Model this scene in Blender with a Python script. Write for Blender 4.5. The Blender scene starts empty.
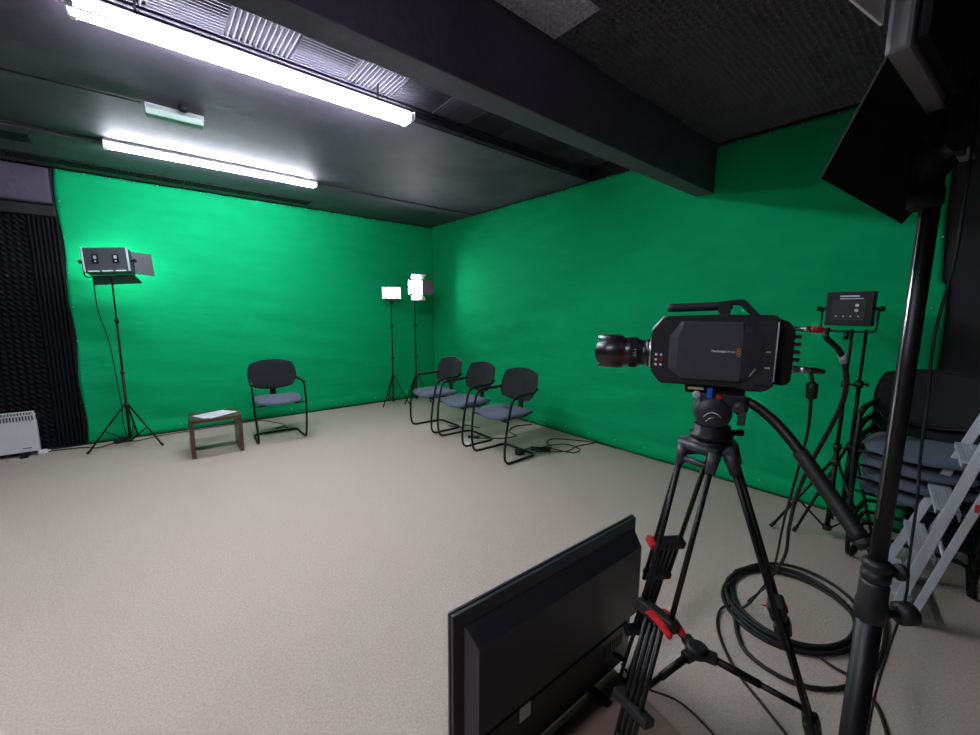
import bpy, bmesh, math, random
from mathutils import Vector, Matrix
random.seed(7)
S = bpy.context.scene
COL = S.collection
PI = math.pi

# ------------------------------------------------------------------ camera
CAM = Vector((-3.7044, -5.9120, 1.42))
cd = bpy.data.cameras.new('camera'); co = bpy.data.objects.new('camera', cd); COL.objects.link(co)
p_, r_, y_ = 0.136480834, 0.00777193044, 0.696590746
fw = Vector((math.sin(y_)*math.cos(p_), math.cos(y_)*math.cos(p_), -math.sin(p_)))
rt = Vector((math.cos(y_), -math.sin(y_), 0)); up = rt.cross(fw)
rt2 = math.cos(r_)*rt + math.sin(r_)*up; up2 = -math.sin(r_)*rt + math.cos(r_)*up
m = Matrix((rt2, up2, -fw)).transposed().to_4x4(); m.translation = CAM
co.matrix_world = m
cd.sensor_width = 36; cd.lens = 407.904/980*36; cd.clip_start = 0.02; cd.clip_end = 50
S.camera = co

# ------------------------------------------------------------------ materials
def mat(name, col, rough=.5, metal=0, noise=0, nscale=20, bump=0, bscale=200, spec=.5, emit=0, ecol=None, col2=None, coat=0, sheen=0, stretch=None, bdist=.01):
    m = bpy.data.materials.new(name); m.use_nodes = True
    nt = m.node_tree; b = nt.nodes['Principled BSDF']
    b.inputs['Base Color'].default_value = (*col, 1); b.inputs['Roughness'].default_value = rough
    b.inputs['Metallic'].default_value = metal; b.inputs['Specular IOR Level'].default_value = spec
    b.inputs['Coat Weight'].default_value = coat
    b.inputs['Sheen Weight'].default_value = sheen
    tc = nt.nodes.new('ShaderNodeTexCoord'); src = tc.outputs['Object']
    if stretch:
        mp = nt.nodes.new('ShaderNodeMapping'); mp.inputs['Scale'].default_value = stretch
        nt.links.new(src, mp.inputs['Vector']); src = mp.outputs['Vector']
    if noise or col2:
        n = nt.nodes.new('ShaderNodeTexNoise'); n.inputs['Scale'].default_value = nscale; n.inputs['Detail'].default_value = 5
        nt.links.new(src, n.inputs['Vector'])
        rp = nt.nodes.new('ShaderNodeValToRGB')
        rp.color_ramp.elements[0].position = .46 if name == 'dark_ceiling_paint' else .35; rp.color_ramp.elements[1].position = .56 if name == 'dark_ceiling_paint' else .65
        c2 = col2 if col2 else tuple(min(1, c*(1+noise)) for c in col)
        c1 = col if col2 else tuple(c*(1-noise) for c in col)
        rp.color_ramp.elements[0].color = (*c1, 1); rp.color_ramp.elements[1].color = (*c2, 1)
        nt.links.new(n.outputs['Fac'], rp.inputs['Fac']); nt.links.new(rp.outputs['Color'], b.inputs['Base Color'])
    if bump:
        n2 = nt.nodes.new('ShaderNodeTexNoise'); n2.inputs['Scale'].default_value = bscale; n2.inputs['Detail'].default_value = 4
        nt.links.new(src, n2.inputs['Vector'])
        bp = nt.nodes.new('ShaderNodeBump'); bp.inputs['Strength'].default_value = bump; bp.inputs['Distance'].default_value = bdist
        nt.links.new(n2.outputs['Fac'], bp.inputs['Height']); nt.links.new(bp.outputs['Normal'], b.inputs['Normal'])
    if emit:
        b.inputs['Emission Color'].default_value = (*(ecol or col), 1); b.inputs['Emission Strength'].default_value = emit
    return m

M = dict(
    carpet=mat('carpet', (.475,.400,.345), .95, noise=.11, nscale=110, bump=.45, bscale=170, spec=.05, bdist=.006),
    cloth=mat('green_cloth', (.003,.40,.14), .85, noise=.04, nscale=3, bump=.2, bscale=3.2, spec=.08, stretch=(1,1,4), bdist=.04),
    ceil=mat('dark_ceiling_paint', (.068,.052,.080), .6, bump=.25, bscale=14, col2=(.092,.076,.108), nscale=1.9, spec=.35),
    beam=mat('dark_beam_paint', (.085,.066,.105), .6, bump=.35, bscale=25, noise=.15, nscale=4),
    wallk=mat('black_wall_paint', (.005,.0055,.006), .7, noise=.2, nscale=4, bump=.2, bscale=30),
    foam=mat('charcoal_foam', (.046,.042,.056), .8, noise=.12, nscale=60, bump=.3, bscale=300, spec=.3),
    foam2=mat('black_foam', (.018,.019,.024), .85, noise=.15, nscale=60, bump=.3, bscale=300, spec=.25),
    foam3=mat('grey_foam', (.50,.47,.54), .85, noise=.12, nscale=60, bump=.3, bscale=300, spec=.3),
    foam4=mat('dark_ceiling_foam', (.105,.10,.115), .85, noise=.15, nscale=60, bump=.3, bscale=300, spec=.25),
    foamw=mat('black_wall_foam', (.008,.009,.011), .9, noise=.15, nscale=60, spec=.15),
    keyframe=mat('grey_lamp_frame', (.17,.165,.175), .45, noise=.05, nscale=40),
    gplast=mat('pale_grey_plastic', (.24,.26,.27), .45, noise=.04, nscale=8),
    tube=mat('lit_tube', (.9,.92,1), .4, emit=36, ecol=(.86,.90,1)),
    white=mat('white_enamel', (.75,.76,.80), .4, noise=.03, nscale=8),
    whitem=mat('white_plastic', (.70,.71,.74), .45, noise=.03, nscale=8),
    led=mat('led_face', (1,1,1), .4, emit=26, ecol=(.95,.93,1)),
    led2=mat('led_face_small', (1,1,1), .4, emit=14, ecol=(.95,.93,1)),
    ledL=mat('led_face_left', (1,1,1), .4, emit=5, ecol=(.97,.95,1)),
    ledoff=mat('led_face_key', (.8,.8,.8), .5, noise=.1, nscale=200),
    flap=mat('silver_barndoor', (.024,.022,.031), .5, metal=.1, noise=.05, nscale=30),
    flapw=mat('light_grey_barndoor', (.85,.83,.88), .5, noise=.04, nscale=30),
    blk=mat('black_metal', (.004,.004,.005), .45, noise=.15, nscale=40, spec=.35),
    blkm=mat('matt_black', (.003,.003,.0035), .65, noise=.15, nscale=40, spec=.3),
    plastic=mat('black_plastic', (.007,.007,.008), .5, noise=.1, nscale=50, bump=.1, bscale=600),
    rubber=mat('black_rubber', (.005,.005,.0055), .6, noise=.1, nscale=60),
    cam=mat('camera_body_black', (.024,.024,.029), .45, noise=.08, nscale=60, bump=.08, bscale=900),
    camd=mat('camera_panel_black', (.06,.06,.072), .42, noise=.05, nscale=60),
    grey=mat('dark_grey_casting', (.030,.031,.038), .5, noise=.08, nscale=60),
    boxgrey=mat('lamp_housing_grey', (.045,.048,.058), .5, noise=.08, nscale=40),
    steel=mat('steel', (.55,.55,.58), .3, metal=1, noise=.05, nscale=50),
    alu=mat('aluminium', (.62,.64,.70), .45, metal=.35, noise=.07, nscale=25, stretch=(1,1,.2)),
    red=mat('red_plastic', (.50,.012,.02), .4, noise=.05, nscale=50),
    blue=mat('blue_plastic', (.02,.10,.55), .4, noise=.05, nscale=50),
    yellow=mat('yellow_mark', (.75,.7,.35), .5, noise=.05, nscale=50),
    seat=mat('slate_fabric', (.095,.115,.165), .9, noise=.12, nscale=120, bump=.4, bscale=500, sheen=.1),
    back=mat('black_mesh_fabric', (.007,.009,.011), .85, noise=.15, nscale=200, bump=.4, bscale=500),
    wood=mat('dark_walnut', (.075,.030,.022), .32, noise=.25, nscale=6, stretch=(1,8,8), spec=.5),
    board=mat('brown_laminate', (.32,.20,.165), .45, noise=.12, nscale=6, stretch=(1,6,1)),
    paper=mat('white_paper', (.78,.79,.82), .7, noise=.02, nscale=10),
    ink=mat('grey_ink', (.35,.36,.40), .7, noise=.02, nscale=10),
    lens=mat('lens_black', (.008,.008,.010), .34, noise=.1, nscale=60, spec=.6),
    glass=mat('lens_glass', (.01,.01,.02), .05, noise=.05, nscale=10, coat=1),
    orange=mat('orange_mark', (.75,.33,.08), .5, noise=.03, nscale=10),
    ink_w=mat('white_lettering', (.8,.8,.8), .5, noise=.02, nscale=10),
    greenglow=mat('pale_green_diffuser', (.16,.26,.21), .35, noise=.05, nscale=10),
    screen=mat('screen_glass', (.01,.01,.012), .15, noise=.05, nscale=10),
    tv=mat('tv_back_plastic', (.028,.028,.036), .32, noise=.06, nscale=40, bump=.05, bscale=600),
    tvb=mat('tv_bezel_plastic', (.016,.018,.026), .28, noise=.06, nscale=40),
    pin=mat('pin_head', (.7,.7,.6), .35, metal=.5, noise=.02, nscale=10),
)

# ------------------------------------------------------------------ mesh helpers
class MB:
    def __init__(s): s.b = bmesh.new()
    def box(s, c, d, rz=0, mtx=None, bev=0):
        t = bmesh.new(); bmesh.ops.create_cube(t, size=1)
        for v in t.verts: v.co = Vector((v.co.x*d[0], v.co.y*d[1], v.co.z*d[2]))
        if bev: bmesh.ops.bevel(t, geom=t.edges[:], offset=bev, segments=2, affect='EDGES', profile=.6)
        T = Matrix.Translation(c) @ Matrix.Rotation(rz, 4, 'Z')
        if mtx: T = mtx @ Matrix.Translation(c) @ Matrix.Rotation(rz, 4, 'Z')
        t.transform(T); s.join(t); return s
    def join(s, t):
        me = bpy.data.meshes.new('t'); t.to_mesh(me); t.free(); s.b.from_mesh(me); bpy.data.meshes.remove(me)
    def tube(s, pts, r, n=10, closed=False, cap=True):
        pts = [Vector(p) for p in pts]; N = len(pts)
        rs = r if isinstance(r, (list, tuple)) else [r]*N
        rings = []; prev = None
        for i in range(N):
            if closed: t = (pts[(i+1) % N]-pts[i-1]).normalized()
            elif i == 0: t = (pts[1]-pts[0]).normalized()
            elif i == N-1: t = (pts[-1]-pts[-2]).normalized()
            else:
                a = (pts[i]-pts[i-1]).normalized(); b = (pts[i+1]-pts[i]).normalized(); t = (a+b)
                t = t.normalized() if t.length > 1e-6 else b
            if prev is None:
                u = t.orthogonal().normalized()
            else:
                u = (prev - t*prev.dot(t))
                u = u.normalized() if u.length > 1e-6 else t.orthogonal().normalized()
            prev = u; w = t.cross(u)
            rings.append([s.b.verts.new(pts[i] + (u*math.cos(2*PI*k/n) + w*math.sin(2*PI*k/n))*rs[i]) for k in range(n)])
        R = range(N if closed else N-1)
        for i in R:
            A, B = rings[i], rings[(i+1) % N]
            for k in range(n):
                f = s.b.faces.new((A[k], A[(k+1) % n], B[(k+1) % n], B[k])); f.smooth = True
        if cap and not closed:
            s.b.faces.new(rings[0][::-1]); s.b.faces.new(rings[-1])
        return s
    def cyl(s, a, b, r, n=20, r2=None): return s.tube([a, b], [r, r if r2 is None else r2], n)
    def lathe(s, base, axis, prof, n=28):
        # prof: list of (dist along axis, radius)
        base = Vector(base); ax = Vector(axis).normalized(); u = ax.orthogonal().normalized(); w = ax.cross(u)
        rings = []
        for d, r in prof:
            rings.append([s.b.verts.new(base + ax*d + (u*math.cos(2*PI*k/n)+w*math.sin(2*PI*k/n))*max(r, 1e-4)) for k in range(n)])
        for i in range(len(rings)-1):
            A, B = rings[i], rings[i+1]
            sm = True
            for k in range(n):
                f = s.b.faces.new((A[k], A[(k+1) % n], B[(k+1) % n], B[k])); f.smooth = sm
        s.b.faces.new(rings[0][::-1]); s.b.faces.new(rings[-1]); return s
    def prism(s, poly, axis, a, b, mtx=None, bev=0):
        # poly in the plane normal to axis, extruded a..b ; axis 'x': (y,z) 'y': (x,z) 'z': (x,y)
        t = bmesh.new()
        def P(p, d): return {'x': (d, p[0], p[1]), 'y': (p[0], d, p[1]), 'z': (p[0], p[1], d)}[axis]
        A = [t.verts.new(P(p, a)) for p in poly]; B = [t.verts.new(P(p, b)) for p in poly]
        n = len(poly)
        t.faces.new(A); t.faces.new(B[::-1])
        for i in range(n): t.faces.new((A[i], B[i], B[(i+1) % n], A[(i+1) % n]))
        bmesh.ops.recalc_face_normals(t, faces=t.faces)
        if bev: bmesh.ops.bevel(t, geom=t.edges[:], offset=bev, segments=2, affect='EDGES')
        if mtx: t.transform(mtx)
        s.join(t); return s
    def ob(s, name, material, parent=None, smooth=False):
        bmesh.ops.recalc_face_normals(s.b, faces=s.b.faces)
        me = bpy.data.meshes.new(name); s.b.to_mesh(me); s.b.free()
        me.materials.append(material)
        o = bpy.data.objects.new(name, me); COL.objects.link(o)
        if smooth:
            for p in me.polygons: p.use_smooth = True
        if parent: o.parent = parent
        return o

def root(name, label, cat, loc=(0,0,0), rz=0, group=None):
    o = bpy.data.objects.new(name, None); COL.objects.link(o); o.empty_display_size = .1
    o.location = loc; o.rotation_euler = (0, 0, rz); o['label'] = label; o['category'] = cat
    if group: o['group'] = group
    return o
def tag(o, label, cat, group=None):
    o['label'] = label; o['category'] = cat
    if group: o['group'] = group
    return o
def struct(o): o['kind'] = 'structure'; return o
def dup(o, parent=None):
    c = o.copy(); COL.objects.link(c)
    if parent: c.parent = parent
    for ch in list(o.children): dup(ch, c)
    return c
def sm(pts, k=6, closed=False):      # Catmull-Rom through the points
    P = [Vector(p) for p in pts]; n = len(P); out = []
    rng = range(n) if closed else range(n-1)
    for i in rng:
        p0 = P[i-1] if (closed or i > 0) else P[0]; p1 = P[i]; p2 = P[(i+1) % n]
        p3 = P[(i+2) % n] if (closed or i+2 < n) else P[-1]
        for j in range(k):
            t = j/k
            out.append(.5*((2*p1)+(p2-p0)*t+(2*p0-5*p1+4*p2-p3)*t*t+(3*p1-p0-3*p2+p3)*t**3))
    if not closed: out.append(P[-1])
    return out
def fil(pts, r, k=5):                # round the corners of a polyline
    P = [Vector(p) for p in pts]; out = [P[0]]
    for i in range(1, len(P)-1):
        a = (P[i-1]-P[i]); b = (P[i+1]-P[i]); rr = min(r, a.length*.49, b.length*.49)
        A = P[i]+a.normalized()*rr; B = P[i]+b.normalized()*rr
        for j in range(k+1):
            t = j/k; out.append(A*(1-t)**2 + P[i]*2*t*(1-t) + B*t*t)
    out.append(P[-1]); return out

# ------------------------------------------------------------------ room shell
H = 2.773
o = MB().box((-3.25,-4,-.05), (6.9,8.4,.1)).ob('floor', M['carpet']); struct(o)
struct(MB().box((.05,-4,1.5), (.1,8.2,3.1)).ob('wall_right', M['wallk']))
struct(MB().box((-3.25,.05,1.5), (6.7,.1,3.1)).ob('wall_back', M['wallk']))
struct(MB().box((-6.55,-4,1.5), (.1,8.2,3.1)).ob('wall_left', M['wallk']))
struct(MB().box((-3.25,-8.05,1.5), (6.7,.1,3.1)).ob('wall_front', M['wallk']))
c = MB()
c.box((-3.25,-1.55,2.985), (6.7,3.1,.4))              # smooth bay, underside 2.785
c.box((-3.25,-3.7,3.11), (6.7,1.25,.36))              # foam recess, underside 2.93
c.box((-3.25,-6.2,2.98), (6.7,3.8,.32))                # near part, underside 2.82
struct(c.ob('ceiling', M['ceil']))
struct(MB().box((-3.25,-4.305,2.62), (6.48,.145,.44), bev=.006).ob('trim_1', M['beam']))      # the big beam
struct(MB().box((-3.25,-.56,2.78), (6.48,1.12,.03), bev=.004).ob('trim_2', M['beam']))        # soffit along the back wall
t3 = MB().box((-5.4,-.03,2.35), (2.2,.05,.11), bev=.012).box((-5.4,-.045,2.41), (2.2,.09,.02), bev=.005)
struct(t3.ob('trim_3', M['wallk']))
struct(MB().box((-5.4,-.02,2.585), (2.16,.03,.32), bev=.006).ob('trim_4', M['beam']))
struct(MB().prism([(0,0),(-.03,0),(-.03,.012),(0,.03)], 'x', -6.5, 0).ob('baseboard_back', M['wallk']))

# ------------------------------------------------------------------ green cloth
def cloth(name, n, mm, f, label):
    b = bmesh.new(); V = []
    for i in range(n+1):
        V.append([b.verts.new(f(i/n, j/mm)) for j in range(mm+1)])
    for i in range(n):
        for j in range(mm):
            q = b.faces.new((V[i][j], V[i+1][j], V[i+1][j+1], V[i][j+1])); q.smooth = True
    bmesh.ops.recalc_face_normals(b, faces=b.faces)
    me = bpy.data.meshes.new(name); b.to_mesh(me); b.free(); me.materials.append(M['cloth'])
    o = bpy.data.objects.new(name, me); COL.objects.link(o); tag(o, label, 'green screen')
    md = o.modifiers.new('t', 'SOLIDIFY'); md.thickness = .003
    return o
def ripple(u, z, s):   # gentle horizontal sag folds, hem roll near the floor
    d = .006*math.sin(z*9+math.sin(u*5+s)*1.5)*math.sin(u*2.1+s*2) + .004*math.sin(z*23+u*3.3+s)*math.sin(u*1.3+z)
    d += .0035*math.sin(u*31+s)*max(0, z-2.2)*1.2
    if z < .16: d += .018*math.sin((.16-z)/.16*PI)
    return d
ZL = [.012+.03*k for k in range(6)]
def zz(t, top): return .012 + (top-.012)*t
def fA(a, t):
    x = -4.285 + 4.27*a; top = 2.755 - .006*abs(math.sin(a*PI*17)); z = zz(t, top)
    if a == 0: x += .012*math.sin(z*7)
    return (x, -.022 - ripple(x, z, 0), z)
def fB(a, t):
    y = -.015 - 5.725*a; top = 2.775 - .006*abs(math.sin(a*PI*24)); z = zz(t, top)
    if a > .985: y += .02*math.sin(z*3.1+1) + (.012 if z > 1.6 else -.012)
    return (-.022 - ripple(y, z, 1.7), y, z)
ga = cloth('green_screen', 170, 110, fA, 'bright green backdrop cloth on the wall behind the lone chair and small table')
gb = cloth('green_screen', 220, 110, fB, 'bright green backdrop cloth on the long right wall behind the row of three chairs')
pinm = None
def pins(par, pts, nrm):
    global pinm
    for p in pts:
        if pinm is None:
            pinm = MB().lathe((0,0,0), (0,0,1), [(0,.004),(.003,.0055),(.006,.003)], 8).ob('pin', M['pin'], par)
            o = pinm
        else:
            o = pinm.copy(); COL.objects.link(o); o.parent = par
        o.location = p; o.rotation_euler = Vector(nrm).to_track_quat('Z', 'Y').to_euler()
pins(ga, [(-4.26+.19*k, -.034, 2.74) for k in range(22)] + [(-4.268, -.030, 2.45-.34*k) for k in range(7)] + [(-4.1+.6*k, -.044, .09) for k in range(7)], (0,-1,0))
pins(gb, [(-.034, -.15-.2*k, 2.755) for k in range(28)] + [(-.034,-5.71,2.3-.42*k) for k in range(5)] + [(-.046,-2.6-.33*k,.1) for k in range(8)], (-1,0,0))

# ------------------------------------------------------------------ acoustic foam
def wedge_mesh(name, L, W, n, h, material):       # ridges run along local X, face -Z, back on z=0
    mb = MB(); poly = [(-W/2, 0)]
    for k in range(n):
        y0 = -W/2 + W*k/n; y1 = y0 + W/n
        poly += [(y0+.0008, -h*.28), ((y0+y1)/2-.12*W/n, -h), ((y0+y1)/2+.12*W/n, -h), (y1-.0008, -h*.28)]
    poly.append((W/2, 0))
    mb.prism(poly, 'x', -L/2, L/2)
    return mb.ob(name, material)
def egg_mesh(name, L, n, h, material, pits=False):            # egg-crate foam facing -Z
    b = bmesh.new(); N = n*(4 if pits else 2); V = []
    for i in range(N+1):
        row = []
        for j in range(N+1):
            x = -L/2 + L*i/N; y = -L/2 + L*j/N
            if pits:
                a, c_ = abs(i % 4-2), abs(j % 4-2)
                z = -h + h*.92*(1 if a+c_ == 0 else (.8 if (a, c_) == (0, 1) else (.45 if (a, c_) == (1, 0) else (.1 if a == c_ == 1 else 0))))
            else: z = -h*.15 - h*.85*(math.sin(PI*i/2)**2)*(math.sin(PI*j/2)**2)
            row.append(b.verts.new((x, y, z)))
        V.append(row)
    for i in range(N):
        for j in range(N): b.faces.new((V[i][j], V[i+1][j], V[i+1][j+1], V[i][j+1]))
    # rim and back
    rim = [V[i][0] for i in range(N+1)] + [V[N][j] for j in range(1, N+1)] + [V[i][N] for i in range(N-1, -1, -1)] + [V[0][j] for j in range(N-1, 0, -1)]
    bt = [b.verts.new((v.co.x, v.co.y, 0)) for v in rim]
    for k in range(len(rim)):
        kk = (k+1) % len(rim); b.faces.new((rim[k], rim[kk], bt[kk], bt[k]))
    b.faces.new(bt)
    mb = MB(); mb.b.free(); mb.b = b
    return mb.ob(name, material)
def place(proto, used, loc, rot, label, group, name=None):
    if used[0]: o = proto.copy(); COL.objects.link(o)
    else: o = proto; used[0] = True
    o.location = loc; o.rotation_euler = rot; tag(o, label, 'acoustic foam', group); return o

tP = .325
w1 = wedge_mesh('foam_tile', .32, .32, 12, .055, M['foam']); u1 = [False]
for r in range(3):
    for k in range(12):
        x = -4.24 + tP*k + tP/2; y = -3.12 - tP*r - tP/2
        if x > -.12: continue
        along = (k+r) % 2 == 0
        if r == 0: lab, g = ('ridged charcoal foam tile above the long ceiling light, ridges along the beam' if along else 'ridged charcoal foam tile above the long ceiling light, ridges across the beam'), ('foam tiles in the recess, ridges along' if along else 'foam tiles in the recess, ridges across')
        else: lab, g = ('ridged foam tile in the ceiling recess close behind the beam, ridges along it' if along else 'ridged foam tile in the ceiling recess close behind the beam, ridges across it'), ('rear recess tiles, ridges along' if along else 'rear recess tiles, ridges across')
        place(w1, u1, (x, y-.004, 2.93), (0,0,0 if along else PI/2), lab, g)
w2 = wedge_mesh('foam_strip', .322, .125, 5, .03, M['foam']); u2 = [False]
for k in range(13):
    x = -4.1 + tP*k
    if x > -.2: continue
    place(w2, u2, (x, -3.102, 2.857), (-PI/2,0,0), 'narrow ridged foam strip on the recess edge just above the long ceiling light', 'foam strips on the recess edge')
# egg crate foam on the near ceiling
e1 = egg_mesh('egg_crate_foam_tile', .28, 9, .045, M['foam4'], True); ue = [False]
e2 = egg_mesh('egg_crate_foam_tile', .28, 9, .045, M['foam3'], True); ue2 = [False]
for i in range(10):
    for j in range(7):
        x = -2.02 + .28*(i-3) + .14; y = -4.385 - .28*j - .14
        if x > -.1: continue
        if j == 0 and i in (1, 2):
            place(e2, ue2, (x, y, 2.820), (0,0,0), 'pale grey egg-crate foam tile on the ceiling beside the beam', 'pale egg-crate tiles beside the beam')
        else:
            z = 2.820 - .004*((i*7+j*3) % 3)
            place(e1, ue, (x, y, z), (0,0,0), 'black egg-crate foam tile on the near part of the ceiling right of the beam', 'egg-crate tiles on the near ceiling')
# foam on the soffit, the far wall corner
w3 = wedge_mesh('foam_tile', .20, .315, 16, .014, M['foam2']); u3 = [False]
for x, y in [(-5.1,-.86),(-4.78,-.86),(-4.46,-.86),(-4.72,-.30),(-4.40,-.30),(-4.08,-.30),(-3.76,-.30),(-3.44,-.30),(-3.12,-.30),(-2.80,-.30),(-2.48,-.30),(-2.16,-.30)]:
    place(w3, u3, (x, y, 2.764), (0,0,PI/2), 'small ridged black foam tile on the soffit above the far green cloth', 'soffit foam tiles')
w4 = wedge_mesh('upright_ridged_foam', .452, .215, 7, .04, M['foamw']); u4 = [False]
e3 = egg_mesh('waffle_foam', .452, 9, .035, M['foamw']); u5 = [False]
for k in range(5):
    z = .245 + .455*k
    place(w4, u4, (-4.398, -.002, z), (PI/2,PI/2,0) if False else Matrix(((0,1,0),(0,0,1),(1,0,0))).to_euler(), 'black foam panel with upright ridges on the wall beside the green cloth', 'upright ridged foam panels')
    for i in range(4):
        place(e3, u5, (-4.735-.455*i, -.002, z), (-PI/2,0,0), 'black waffle foam panel on the far left wall above the white heater', 'waffle foam panels')

# ------------------------------------------------------------------ ceiling lights
def fluo(loc, label, L=1.66, sides=(-1, 1), gap=.05, hw=.03):
    t = root('fluorescent_light', label, 'ceiling light', loc)
    MB().prism([(-hw,0),(hw,0),(hw,-.02),(.020,-.030),(-.020,-.030),(-hw,-.02)], 'x', -L/2, L/2, bev=.002).ob('housing', M['white'], t)
    for sg in sides:
        tb = MB().cyl((-L/2+.025, sg*gap, -.046), (L/2-.025, sg*gap, -.046), .0165, 14).ob('tube', M['tube'], t)
        for e in (-1, 1):
            MB().box((e*(L/2-.012), sg*gap, -.046), (.024,.034,.045), bev=.004).ob('tube_holder', M['white'], t)
    for e in (-1, 1): MB().box((e*(L/2+.003), 0, -.035), (.006,.14,.05), bev=.002).ob('end_cap', M['white'], t)
    return t
f1 = fluo((-3.03,-3.225,2.768), 'nearer long twin-tube fluorescent light, beside the ridged foam strip', L=1.66)
for xx in (-.6, .6): MB().box((xx,0,.08), (.012,.012,.16)).ob('hanger', M['blkm'], f1)
fluo((-3.03,-1.15,2.785), 'farther long fluorescent light, close above the far green cloth', L=1.66, sides=(-1,), gap=.005, hw=.065)
fluo((-5.25,-5.0,2.82), 'twin-tube fluorescent light on the near part of the ceiling, left of the viewer')
t = root('emergency_light', 'small pale emergency light fitting on the ceiling between the two long lights', 'emergency light', (-3.44,-2.16,2.785))
MB().box((0,0,-.018), (.33,.075,.036), bev=.006).ob('housing', M['gplast'], t)
MB().prism([(-.045,-.036),(.045,-.036),(.038,-.07),(-.038,-.07)], 'x', -.16, .16, bev=.004).ob('diffuser', M['greenglow'], t)
t = root('smoke_detector', 'small round black detector on the ceiling beside the emergency light', 'detector', (-3.40,-2.27,2.785))
MB().lathe((0,0,0), (0,0,-1), [(0,.03),(.018,.03),(.03,.024),(.034,.01)], 20).ob('cover', M['blkm'], t)
o = MB().tube(sm([(-6.3,-2.05,2.779),(-5.2,-2.10,2.779),(-4.3,-2.14,2.779),(-3.62,-2.17,2.779)]), .005, 6).ob('ceiling_cable', M['blkm']); tag(o, 'thin dark cable along the ceiling to the emergency light', 'cable')
o = MB().tube([(-6.3,-1.15,2.779),(-5.0,-1.15,2.779),(-3.88,-1.17,2.779)], .006, 6).ob('ceiling_cable', M['flap']); tag(o, 'thin cable along the ceiling to the farther fluorescent light', 'cable')

# ------------------------------------------------------------------ chairs
def rr_poly(pts, rad):
    return [tuple(v)[:2] for v in fil2(pts, rad)]
def fil2(pts, rad, k=5):
    P = [Vector((p[0], p[1], 0)) for p in pts]; n = len(P); out = []
    for i in range(n):
        a = P[i-1]-P[i]; b = P[(i+1) % n]-P[i]; r = min(rad[i] if isinstance(rad, list) else rad, a.length*.49, b.length*.49)
        A = P[i]+a.normalized()*r; B = P[i]+b.normalized()*r
        for j in range(k+1):
            t = j/k; out.append(A*(1-t)**2+P[i]*2*t*(1-t)+B*t*t)
    return out
def make_chair(label, group):
    t = root('visitor_chair', label, 'chair', (0,0,0), 0, group)
    # sled frame: arm front -> front leg -> runner -> rear cross bar, mirrored
    half = [(-.245,.10,.635),(-.252,-.08,.640),(-.257,-.16,.61),(-.255,-.215,.38),(-.24,-.235,.14),(-.235,-.215,.012),(-.225,.205,.012)]
    L = half; Rr = [(-x, y, z) for x, y, z in half[::-1]]
    MB().tube(fil(L+Rr, .07, 6), .0115, 10).ob('frame', M['blk'], t)
    for sx in (-1, 1):
        MB().tube(fil([(sx*.222,.205,.675),(sx*.238,.15,.645),(sx*.246,.04,.642),(sx*.252,-.085,.642),(sx*.256,-.145,.622)], .04), [.013]*0 or .0155, 10).ob('armrest', M['rubber'], t)
        MB().tube([(sx*.241,-.205,.415),(sx*.15,-.19,.405)], .008, 8).tube([(sx*.15,-.19,.405),(sx*.15,.15,.405)], .008, 8).ob('seat_support', M['blk'], t)
    # seat
    mb = bmesh.new(); n, mm = 22, 22; V = []
    def se(a, b):  # superellipse mapping of the unit square
        x, y = 2*a-1, 2*b-1
        k = .30
        return x*(1-k*y*y*.55)*(1.0), y*(1-k*x*x*.55)
    for side in (1, -1):
        rows = []
        for i in range(n+1):
            row = []
            for j in range(mm+1):
                x, y = se(i/n, j/mm); e = max(0, 1-max(abs(2*i/n-1), abs(2*j/mm-1))**6)
                th = (.030*math.sqrt(e) if side > 0 else -.022*math.sqrt(e))
                z = .437 + th + .012*x*x - (.02*((-y-.5)/.5)**2 if y < -.5 else 0)
                row.append(mb.verts.new((x*.246, y*.235-.02, z)))
            rows.append(row)
        for i in range(n):
            for j in range(mm):
                f = mb.faces.new((rows[i][j], rows[i+1][j], rows[i+1][j+1], rows[i][j+1])); f.smooth = True
    bmesh.ops.remove_doubles(mb, verts=mb.verts, dist=.0004)
    q = MB(); q.b.free(); q.b = mb; q.ob('seat', M['seat'], t)
    # backrest: rounded shell, curved around the back, leaning
    mb = bmesh.new(); n, mm = 22, 18
    for side in (0, 1):
        rows = []
        for i in range(n+1):
            row = []
            for j in range(mm+1):
                u, v = 2*i/n-1, 2*j/mm-1
                x = u*(1-.24*v*v*.5 - (.10 if v < 0 else 0)*v*v); zz_ = v*(1-.22*u*u)
                e = math.sqrt(max(0, 1-max(abs(u), abs(v))**8))
                y = .215 - .045*u*u + .045*v + (.018*e if side else -.008*e)
                row.append(mb.verts.new((x*.243, y, .690 + zz_*.158)))
            rows.append(row)
        for i in range(n):
            for j in range(mm):
                f = mb.faces.new((rows[i][j], rows[i+1][j], rows[i+1][j+1], rows[i][j+1])); f.smooth = True
    bmesh.ops.remove_doubles(mb, verts=mb.verts, dist=.0004)
    q = MB(); q.b.free(); q.b = mb; bk = q.ob('backrest', M['back'], t)
    # rim piping round the backrest
    pts = []
    for i in range(56):
        # walk round the border of the unit square
        s = i/56*4; k = int(s); f = s-k
        u, v = [(-1+2*f, -1), (1, -1+2*f), (1-2*f, 1), (-1, 1-2*f)][k]
        x = u*(1-.24*v*v*.5 - (.10 if v < 0 else 0)*v*v); z2 = v*(1-.22*u*u); y = .218 - .045*u*u + .045*v
        pts.append((x*.244, y, .690+z2*.159))
    MB().tube(pts, .007, 6, closed=True).ob('rim', M['blk'], bk)
    MB().box((0,.212,.47), (.06,.012,.14), bev=.004).box((0,.13,.405), (.05,.17,.012), bev=.003).ob('back_bracket', M['blk'], t)
    return t
chair = make_chair('blue-grey seated chair standing alone beside the small brown table', 'visitor chairs on the floor')
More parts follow.
